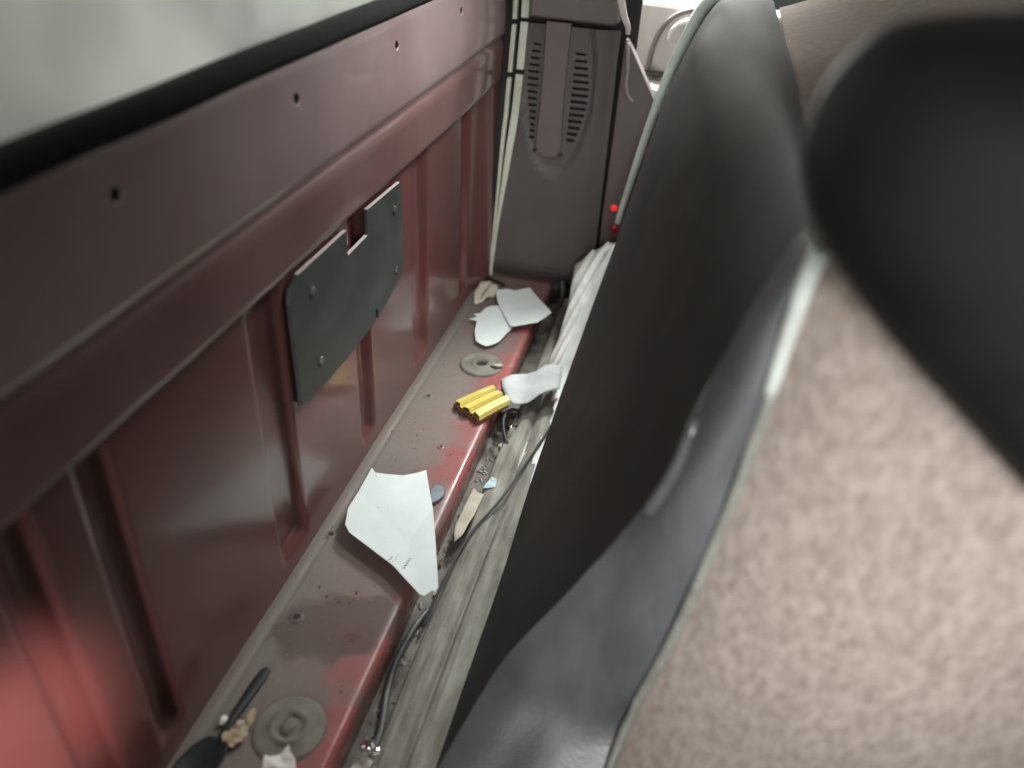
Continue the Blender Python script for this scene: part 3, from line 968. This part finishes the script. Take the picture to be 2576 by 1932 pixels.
o1 = [(0.0465, 1.3006), (0.0700, 1.3120), (0.0800, 1.3080), (0.1056, 1.3314), (0.1230, 1.3020), (0.1397, 1.2758), (0.1600, 1.2460), (0.1645, 1.2370), (0.1567, 1.2153), (0.1480, 1.1975), (0.1079, 1.1765), (0.1010, 1.1850), (0.0760, 1.2300), (0.0660, 1.2480), (0.0560, 1.2740)]
V, F = sheet(o1, lambda x, yy: 0.0125 + 0.006 * sstep(0.10, 0.17, x) + 0.0008 * nz3(x * 14, yy * 14, 0), per=5, center=(0.108, 1.245))
tag(obj("torn_paper", V, F, PAPER), "larger of two overlapping torn white papers at the far end of the shelf", "paper", "torn papers at the far end")
o2 = [(0.0675, 1.2470), (0.0540, 1.2420), (0.0460, 1.2320), (0.0425, 1.2110), (0.0325, 1.2040), (0.0410, 1.1965), (0.0300, 1.1860), (0.0440, 1.1835), (0.0500, 1.1500), (0.0600, 1.1210), (0.0700, 1.1130), (0.0810, 1.1090), (0.0900, 1.1170), (0.0985, 1.1300), (0.1030, 1.1560), (0.1080, 1.1790), (0.0980, 1.2100)]
V, F = sheet(o2, lambda x, yy: 0.0075 + 0.03 * max(0, yy - 1.16) + 0.0008 * nz3(x * 20, yy * 20, 3), per=4, center=(0.074, 1.185))
tag(obj("torn_paper", V, F, PAPER), "smaller torn white paper with a split tip, nearer the round grommet", "paper", "torn papers at the far end")

# ------------------------------------------------------------------ yellow ribbed wrapper
YW = tag(empty("ribbed_wrapper", (0.118, 0.945, 0.0)), "yellow ribbed wrapper with brown underside, on the edge of the shelf", "wrapper")
A = Vector((0.0800, 0.9330))
e1 = Vector((0.1215, 0.9900)) - A
e2 = Vector((0.1245, 0.8990)) - A
prof = [(0.0, 0.004), (0.03, 0.0105), (0.22, 0.0125), (0.27, 0.0068), (0.34, 0.0072), (0.40, 0.0130), (0.57, 0.0135), (0.62, 0.0068), (0.69, 0.0070), (0.74, 0.0130), (0.96, 0.0115), (1.0, 0.005)]
rows = []
for i in range(9):
    s = i / 8
    row = []
    for v, z in prof:
        sk = 0.06 * math.sin(v * 9 + 1.0) * (1 if i in (0, 8) else 0)
        q = A + e1 * (s * (1.0 - 0.12 * v) + 0.10 * v + sk * (0.4 if i == 0 else 0.6)) + e2 * v * (1.0 - 0.10 * s)
        row.append((q.x - 0.118, q.y - 0.945, z + 0.0022 + 0.0010 * math.sin(s * 3.0)))
    rows.append(row)
V, F = grid_mesh(rows)
yo = obj("ribbed_top", V, F, YELLOW, YW)
yo.modifiers.new("thick", "SOLIDIFY").thickness = 0.0010
yo.modifiers["thick"].offset = -1
rows = [[(x - 0.0016, yv - 0.0030, max(0.0006, z - 0.0042)) for x, yv, z in r] for r in rows]
V, F = grid_mesh(rows)
V2 = [(v[0], v[1], 0.0004) for v in V]
yb = obj("brown_underside", *grid_mesh([rows[0], rows[1], rows[2], rows[3], rows[4], rows[5], rows[6], rows[7], rows[8]]), BROWN, YW)
yb.modifiers.new("thick", "SOLIDIFY").thickness = 0.0035
yb.modifiers["thick"].offset = -1

# ------------------------------------------------------------------ black spoon
SP = tag(empty("plastic_spoon", (0.034, 0.37, 0.0)), "black plastic spoon lying on the shelf beside the wall", "spoon")
hl = [((0.0372, 0.4440, 0.0045), 0.0030), ((0.0368, 0.4410, 0.0045), 0.0050), ((0.0357, 0.4300, 0.0045), 0.0060), ((0.0346, 0.4120, 0.0055), 0.0056), ((0.0340, 0.3950, 0.0070), 0.0046), ((0.0340, 0.3800, 0.0080), 0.0036),
      ((0.0338, 0.3680, 0.0080), 0.0034), ((0.0330, 0.3600, 0.0075), 0.0046)]
rows = []
for (x, yy, z), w in hl:
    rows.append([(x - 0.034 + w * s, yy - 0.37, z + 0.0012 * (1 - abs(s)) + dz) for s, dz in [(-1, 0), (-0.8, 0.0006), (0, 0.0006), (0.8, 0.0006), (1, 0), (0.8, -0.0012), (0, -0.0016), (-0.8, -0.0012), (-1, 0)]])
V, F = grid_mesh(rows)
F.append(tuple(range(7, -1, -1)))
obj("handle", V, F, SPOON, SP, smooth=True)
rows = []
for i in range(13):
    a = i / 12
    cy = 0.3640 - 0.060 * a
    w = 0.0175 * math.sqrt(max(0.0, 1 - (2 * a - 1) ** 2)) * (1.0 if a > 0.5 else 0.86 + 0.28 * a) + 0.0036 * (1 - a)
    cx = 0.0330 - 0.010 * a
    rows.append([(cx - 0.034 + w * s, cy - 0.37, 0.0085 - 0.0065 * (1 - s * s) * math.sin(math.pi * a)) for s in [-1 + k / 5 for k in range(11)]])
V, F = grid_mesh(rows)
bo = obj("bowl", V, F, SPOON, SP, smooth=True)
bo.modifiers.new("thick", "SOLIDIFY").thickness = 0.0012

# ------------------------------------------------------------------ litter on the shelf
cr = lambda sx, amp, base, seed: (lambda x, yy: base + amp * abs(nz3(x * sx, yy * sx, seed)))
V, F = sheet([(0.0335, 0.3790), (0.0420, 0.3880), (0.0500, 0.3990), (0.0520, 0.3935), (0.0510, 0.3800), (0.0560, 0.3700), (0.0470, 0.3600), (0.0400, 0.3580), (0.0330, 0.3660)], cr(95, 0.016, 0.0022, 2.0), per=4, rings=6)
tag(obj("candy_wrapper", V, F, TAN), "crumpled tan film wrapper between the black spoon and the round plug", "wrapper")


def crumb(name, c, r, material, label, cat, seed, sq=0.6, seg=9):
    bm = bmesh.new()
    bmesh.ops.create_icosphere(bm, subdivisions=3, radius=1.0)
    for v in bm.verts:
        k = 1 + 0.55 * nz3(v.co.x * 1.3 + seed, v.co.y * 1.3, v.co.z * 1.3) + 0.2 * nz3(v.co.x * 4, v.co.y * 4 + seed, v.co.z * 4)
        v.co = Vector((v.co.x * r[0] * k, v.co.y * r[1] * k, max(v.co.z, -0.7) * r[2] * k))
    me = bpy.data.meshes.new(name)
    bm.to_mesh(me)
    bm.free()
    me.materials.append(material)
    o = bpy.data.objects.new(name, me)
    COL.objects.link(o)
    o.location = c
    tag(o, label, cat)
    return o


crumb("paper_crumb", (0.0245, 0.3820, 0.0035), (0.0032, 0.0045, 0.003), WHITE, "tiny white crumb between the black spoon handle and the wall", "crumb", 1)
V, F = sheet([(0.082, 0.356), (0.093, 0.3625), (0.0975, 0.372), (0.101, 0.366), (0.108, 0.362), (0.114, 0.352), (0.105, 0.338), (0.088, 0.340)], cr(70, 0.018, 0.0085, 6.0), per=3, rings=5)
tag(obj("tissue_scrap", V, F, WHITE), "torn off white tissue scrap overlapping the near edge of the large plug", "tissue")
V, F = join([prism([(0.1080, 0.7400), (0.1090, 0.7530), (0.1180, 0.7555), (0.1250, 0.7500), (0.1275, 0.7400), (0.1220, 0.7260), (0.1150, 0.7160)], lambda a, b: (a, b, 0.0075 - 0.12 * (a - 0.112)), lambda a, b: (a, b, 0.0006), 0)])
tag(obj("plastic_chip", V, F, BLUEG, bevel=0.0018), "small blue grey plastic piece half under the folded paper", "plastic piece")
crumb("pebble", (0.121, 0.640, -0.0), (0.0012, 0.0012, 0.001), WHITE, "tiny pale grit speck on the shelf under the folded paper", "grit", 3)

# ------------------------------------------------------------------ gutter between shelf and carpet
V, F = sheet([(0.1495, 0.7990), (0.1580, 0.7910), (0.1670, 0.7890), (0.1655, 0.7500), (0.1610, 0.7090), (0.1545, 0.6960), (0.1500, 0.7080), (0.1470, 0.7250), (0.1480, 0.7600)], lambda x, yy: -0.0265 + 0.35 * (x - 0.156) * 0.4 + 0.002 * nz3(x * 50, yy * 50, 0), th=0.0012, per=4)
tag(obj("card_scrap", V, F, CARD, smooth=True), "torn strip of beige card lying in the gutter beside the carpet", "card")
V, F = sheet([(0.163, 0.800), (0.168, 0.826), (0.176, 0.823), (0.178, 0.806)], cr(60, 0.006, -0.025, 3.0), th=0.0006, per=3)
tag(obj("paper_scrap", V, F, PBLUE), "tiny pale blue paper scrap next to the beige card strip", "paper")
ca = [(0.236, 1.02, -0.012), (0.2230, 0.935, -0.0125), (0.2086, 0.8533, -0.0140), (0.1926, 0.7741, -0.0165), (0.1735, 0.714, -0.0200), (0.1645, 0.6541, -0.0240), (0.1600, 0.6117, -0.0300), (0.1560, 0.57, -0.040)]
V, F = tube(ca, 0.0017, seg=10, n=8)
tag(obj("black_cable", V, F, CABLE, smooth=True), "thin black cable crossing the carpet towards the folded paper", "cable")
cb = [(0.1520, 0.60, -0.047), (0.1460, 0.5700, -0.0450), (0.1430, 0.5215, -0.0440), (0.1475, 0.4812, -0.0440), (0.1550, 0.4503, -0.0440), (0.1590, 0.4205, -0.0430), (0.1600, 0.37, -0.045)]
V, F = tube(cb, 0.0034, seg=10, n=8)
tag(obj("grey_cable", V, F, CABLEG, smooth=True), "curved grey cable lying in the dark gutter under the shelf edge", "cable")
cc = [(0.172, 0.905, -0.030), (0.160, 0.925, -0.022), (0.1530, 0.950, -0.016), (0.1560, 0.975, -0.018), (0.166, 0.985, -0.022), (0.1740, 0.967, -0.022), (0.1745, 0.945, -0.022)]
V, F = tube(cc, 0.0022, seg=10, n=8)
tag(obj("hose_loop", V, F, CABLE, smooth=True), "small black hose loop in the gutter below the yellow wrapper", "hose")
V, F = tube([(0.1650, 0.936, -0.0165), (0.1685, 0.9325, -0.0150), (0.1725, 0.9365, -0.0165)], 0.0024, seg=10, n=6)
tag(obj("metal_clip", V, F, CHROME, smooth=True), "tiny shiny metal clip inside the black hose loop", "clip")
for i, (x, yy, z, r, lab) in enumerate([(0.1582, 0.4075, -0.020, 0.0068, "shiny crumpled foil ball in the gutter, the larger of two"), (0.1688, 0.4035, -0.0205, 0.0045, "smaller shiny foil ball next to the carpet, in the gutter")]):
    crumb("foil_ball", (x, yy, z), (r, r, r), CHROME, lab, "foil", 4 + i)["group"] = "foil balls in the gutter"
V, F = sheet([(0.150, 0.398), (0.158, 0.403), (0.168, 0.399), (0.176, 0.385), (0.172, 0.36), (0.155, 0.355), (0.146, 0.375)], cr(60, 0.012, -0.032, 9.0), th=0.001, per=3, rings=5)
tag(obj("tissue_scrap", V, F, WHITE), "crumpled off white scrap under the foil balls in the gutter", "tissue")
rnd = random.Random(3)
for k in range(9):                                           # leaf bits and grit one can pick out in the gutter
    yy = rnd.uniform(0.45, 1.2)
    x = rnd.uniform(0.143, 0.158)
    s = rnd.uniform(0.0012, 0.003)
    cols = [CARD, CARPET, BROWN, TAN]
    q = crumb("debris_crumb", (x, yy, -0.049 + s * 0.4), (s, s * rnd.uniform(1, 2.5), s * 0.35), cols[k % 4], "small crumb of dry dirt on the gutter floor beside the carpet", "crumb", 20 + k)
    q["group"] = "crumbs on the gutter floor"

# ------------------------------------------------------------------ cloth between shelf and seat
rows = []
for i in range(111):
    t = i / 110
    yy = 0.74 + 0.575 * t
    row = []
    for j in range(41):
        u = j / 40
        x = 0.190 - 0.012 * sstep(0.3, 0.6, t) + 0.004 * math.sin(t * 17) + 0.100 * u + 0.014 * t
        z = -0.0165 + 0.115 * sstep(0.58, 1.0, t) + 0.050 * u * sstep(0.45, 1.0, t)
        k = 0.15 + 0.85 * sstep(0.35, 0.8, t)
        w = math.sin(x * 150 - yy * 70 + 3.0 * nz3(x * 9, yy * 6, 2.0))
        z += k * (0.0065 * (1 - abs(w)) + 0.010 * nz3(x * 26, yy * 9, 4.0) + 0.004 * abs(nz3(x * 70, yy * 30, 1.0)))
        z -= 0.022 * (1 - u) ** 6 + 0.008 * (1 - sstep(0.0, 0.12, t))
        row.append((x, yy, z))
    rows.append(row)
wc = tag(obj("white_cloth", *grid_mesh(rows), CLOTHM, smooth=True), "crumpled white cloth heaped between the seat and the far end of the shelf", "cloth")
wc.modifiers.new("thick", "SOLIDIFY").thickness = 0.002
V, F = sheet([(0.1290, 1.0270), (0.1420, 1.0450), (0.1565, 1.0570), (0.1760, 1.0600), (0.1900, 1.0760), (0.2150, 1.0850), (0.2250, 1.0100), (0.2000, 0.9950), (0.1820, 0.9780), (0.1600, 0.9700), (0.1480, 0.9830), (0.1360, 1.0050)],
             lambda x, yy: 0.0040 + 0.10 * max(0, x - 0.16) + 0.006 * math.sin(x * 60 + yy * 20) * sstep(0.13, 0.17, x) + 0.003 * nz3(x * 40, yy * 40, 7), th=0.0014, per=5, rings=6)
tag(obj("grey_tissue", V, F, CLOTHG, smooth=True), "crumpled light grey tissue over the shelf edge, right of the yellow wrapper", "tissue")
# far corner: pale foam, black clip and wiring plug
V, F = sheet([(0.010, 1.335), (0.030, 1.350), (0.046, 1.330), (0.048, 1.295), (0.034, 1.262), (0.020, 1.252), (0.012, 1.280)], cr(40, 0.014, 0.004, 5.0), th=0.003, per=4, rings=5)
tag(obj("foam_scrap", V, F, mat("cream_foam", (0.50, 0.46, 0.38), rough=0.9, var=(0.40, 0.37, 0.31), var_scale=40), smooth=True), "cream foam scrap in the far corner below the cream strips", "foam")
V, F = tube([(0.006, 1.372, 0.020), (0.012, 1.362, 0.006), (0.026, 1.345, 0.010), (0.044, 1.328, 0.014), (0.058, 1.322, 0.012)], 0.0042, seg=10, n=6, flat=((0, 0, 1), 0.6))
tag(obj("rubber_strip", V, F, RUBBER, smooth=True), "short black rubber strip lying on the cream foam scrap", "rubber strip")
V, F = tube([(0.160, 1.362, 0.020), (0.166, 1.345, 0.004), (0.168, 1.318, -0.004), (0.164, 1.290, -0.003), (0.156, 1.262, 0.004), (0.146, 1.256, 0.004)], 0.0050, seg=10, n=6)
tag(obj("wiring_loom", V, F, CABLE, smooth=True), "thick black wire bending down beside the larger torn paper", "wire")

# ------------------------------------------------------------------ grit and lint
def scatter(name, n, place, material, label, seed, rmin, rmax):
    rr_ = random.Random(seed)
    V, F = [], []
    for _ in range(n):
        x, yy, z = place(rr_)
        r = rr_.uniform(rmin, rmax) * (1 if rr_.random() < 0.9 else 1.8)
        a = rr_.uniform(0, 3.14)
        l = r * rr_.uniform(1.0, 2.6)
        o = len(V)
        for (p, q, h_) in [(-l, -r, 0), (l, -r * 0.7, 0), (l * 0.8, r, 0), (-l * 0.9, r * 0.8, 0), (rr_.uniform(-0.3, 0.3) * l, 0, r * 0.9)]:
            V.append((x + p * math.cos(a) - q * math.sin(a), yy + p * math.sin(a) + q * math.cos(a), z + h_))
        F += [(o, o + 1, o + 4), (o + 1, o + 2, o + 4), (o + 2, o + 3, o + 4), (o + 3, o, o + 4)]
    return tag(obj(name, V, F, material), label, kind="stuff")


scatter("shelf_grit", 170, lambda q: (0.018 + 0.105 * q.random() ** 1.4, q.uniform(0.28, 1.33), 0.0004), CARPET, "pale grit scattered over the dusty shelf", 5, 0.0002, 0.0006)
scatter("shelf_dirt", 120, lambda q: (0.010 + 0.118 * q.random(), q.uniform(0.28, 1.33), 0.0004), BROWN, "dark dirt specks scattered over the dusty shelf", 6, 0.0003, 0.0009)
scatter("gutter_grit", 170, lambda q: (q.uniform(0.140, 0.160), q.uniform(0.30, 1.32), -0.0515), CARPET, "pale grit lying along the gutter floor", 7, 0.0006, 0.0018)
scatter("carpet_lint", 90, lambda q: (lambda x: (x, q.uniform(0.33, 1.1), -0.0215 + 0.002 * q.random()))(q.uniform(0.170, 0.235)), CARD, "pale lint and crumbs caught in the carpet", 8, 0.0002, 0.0007)
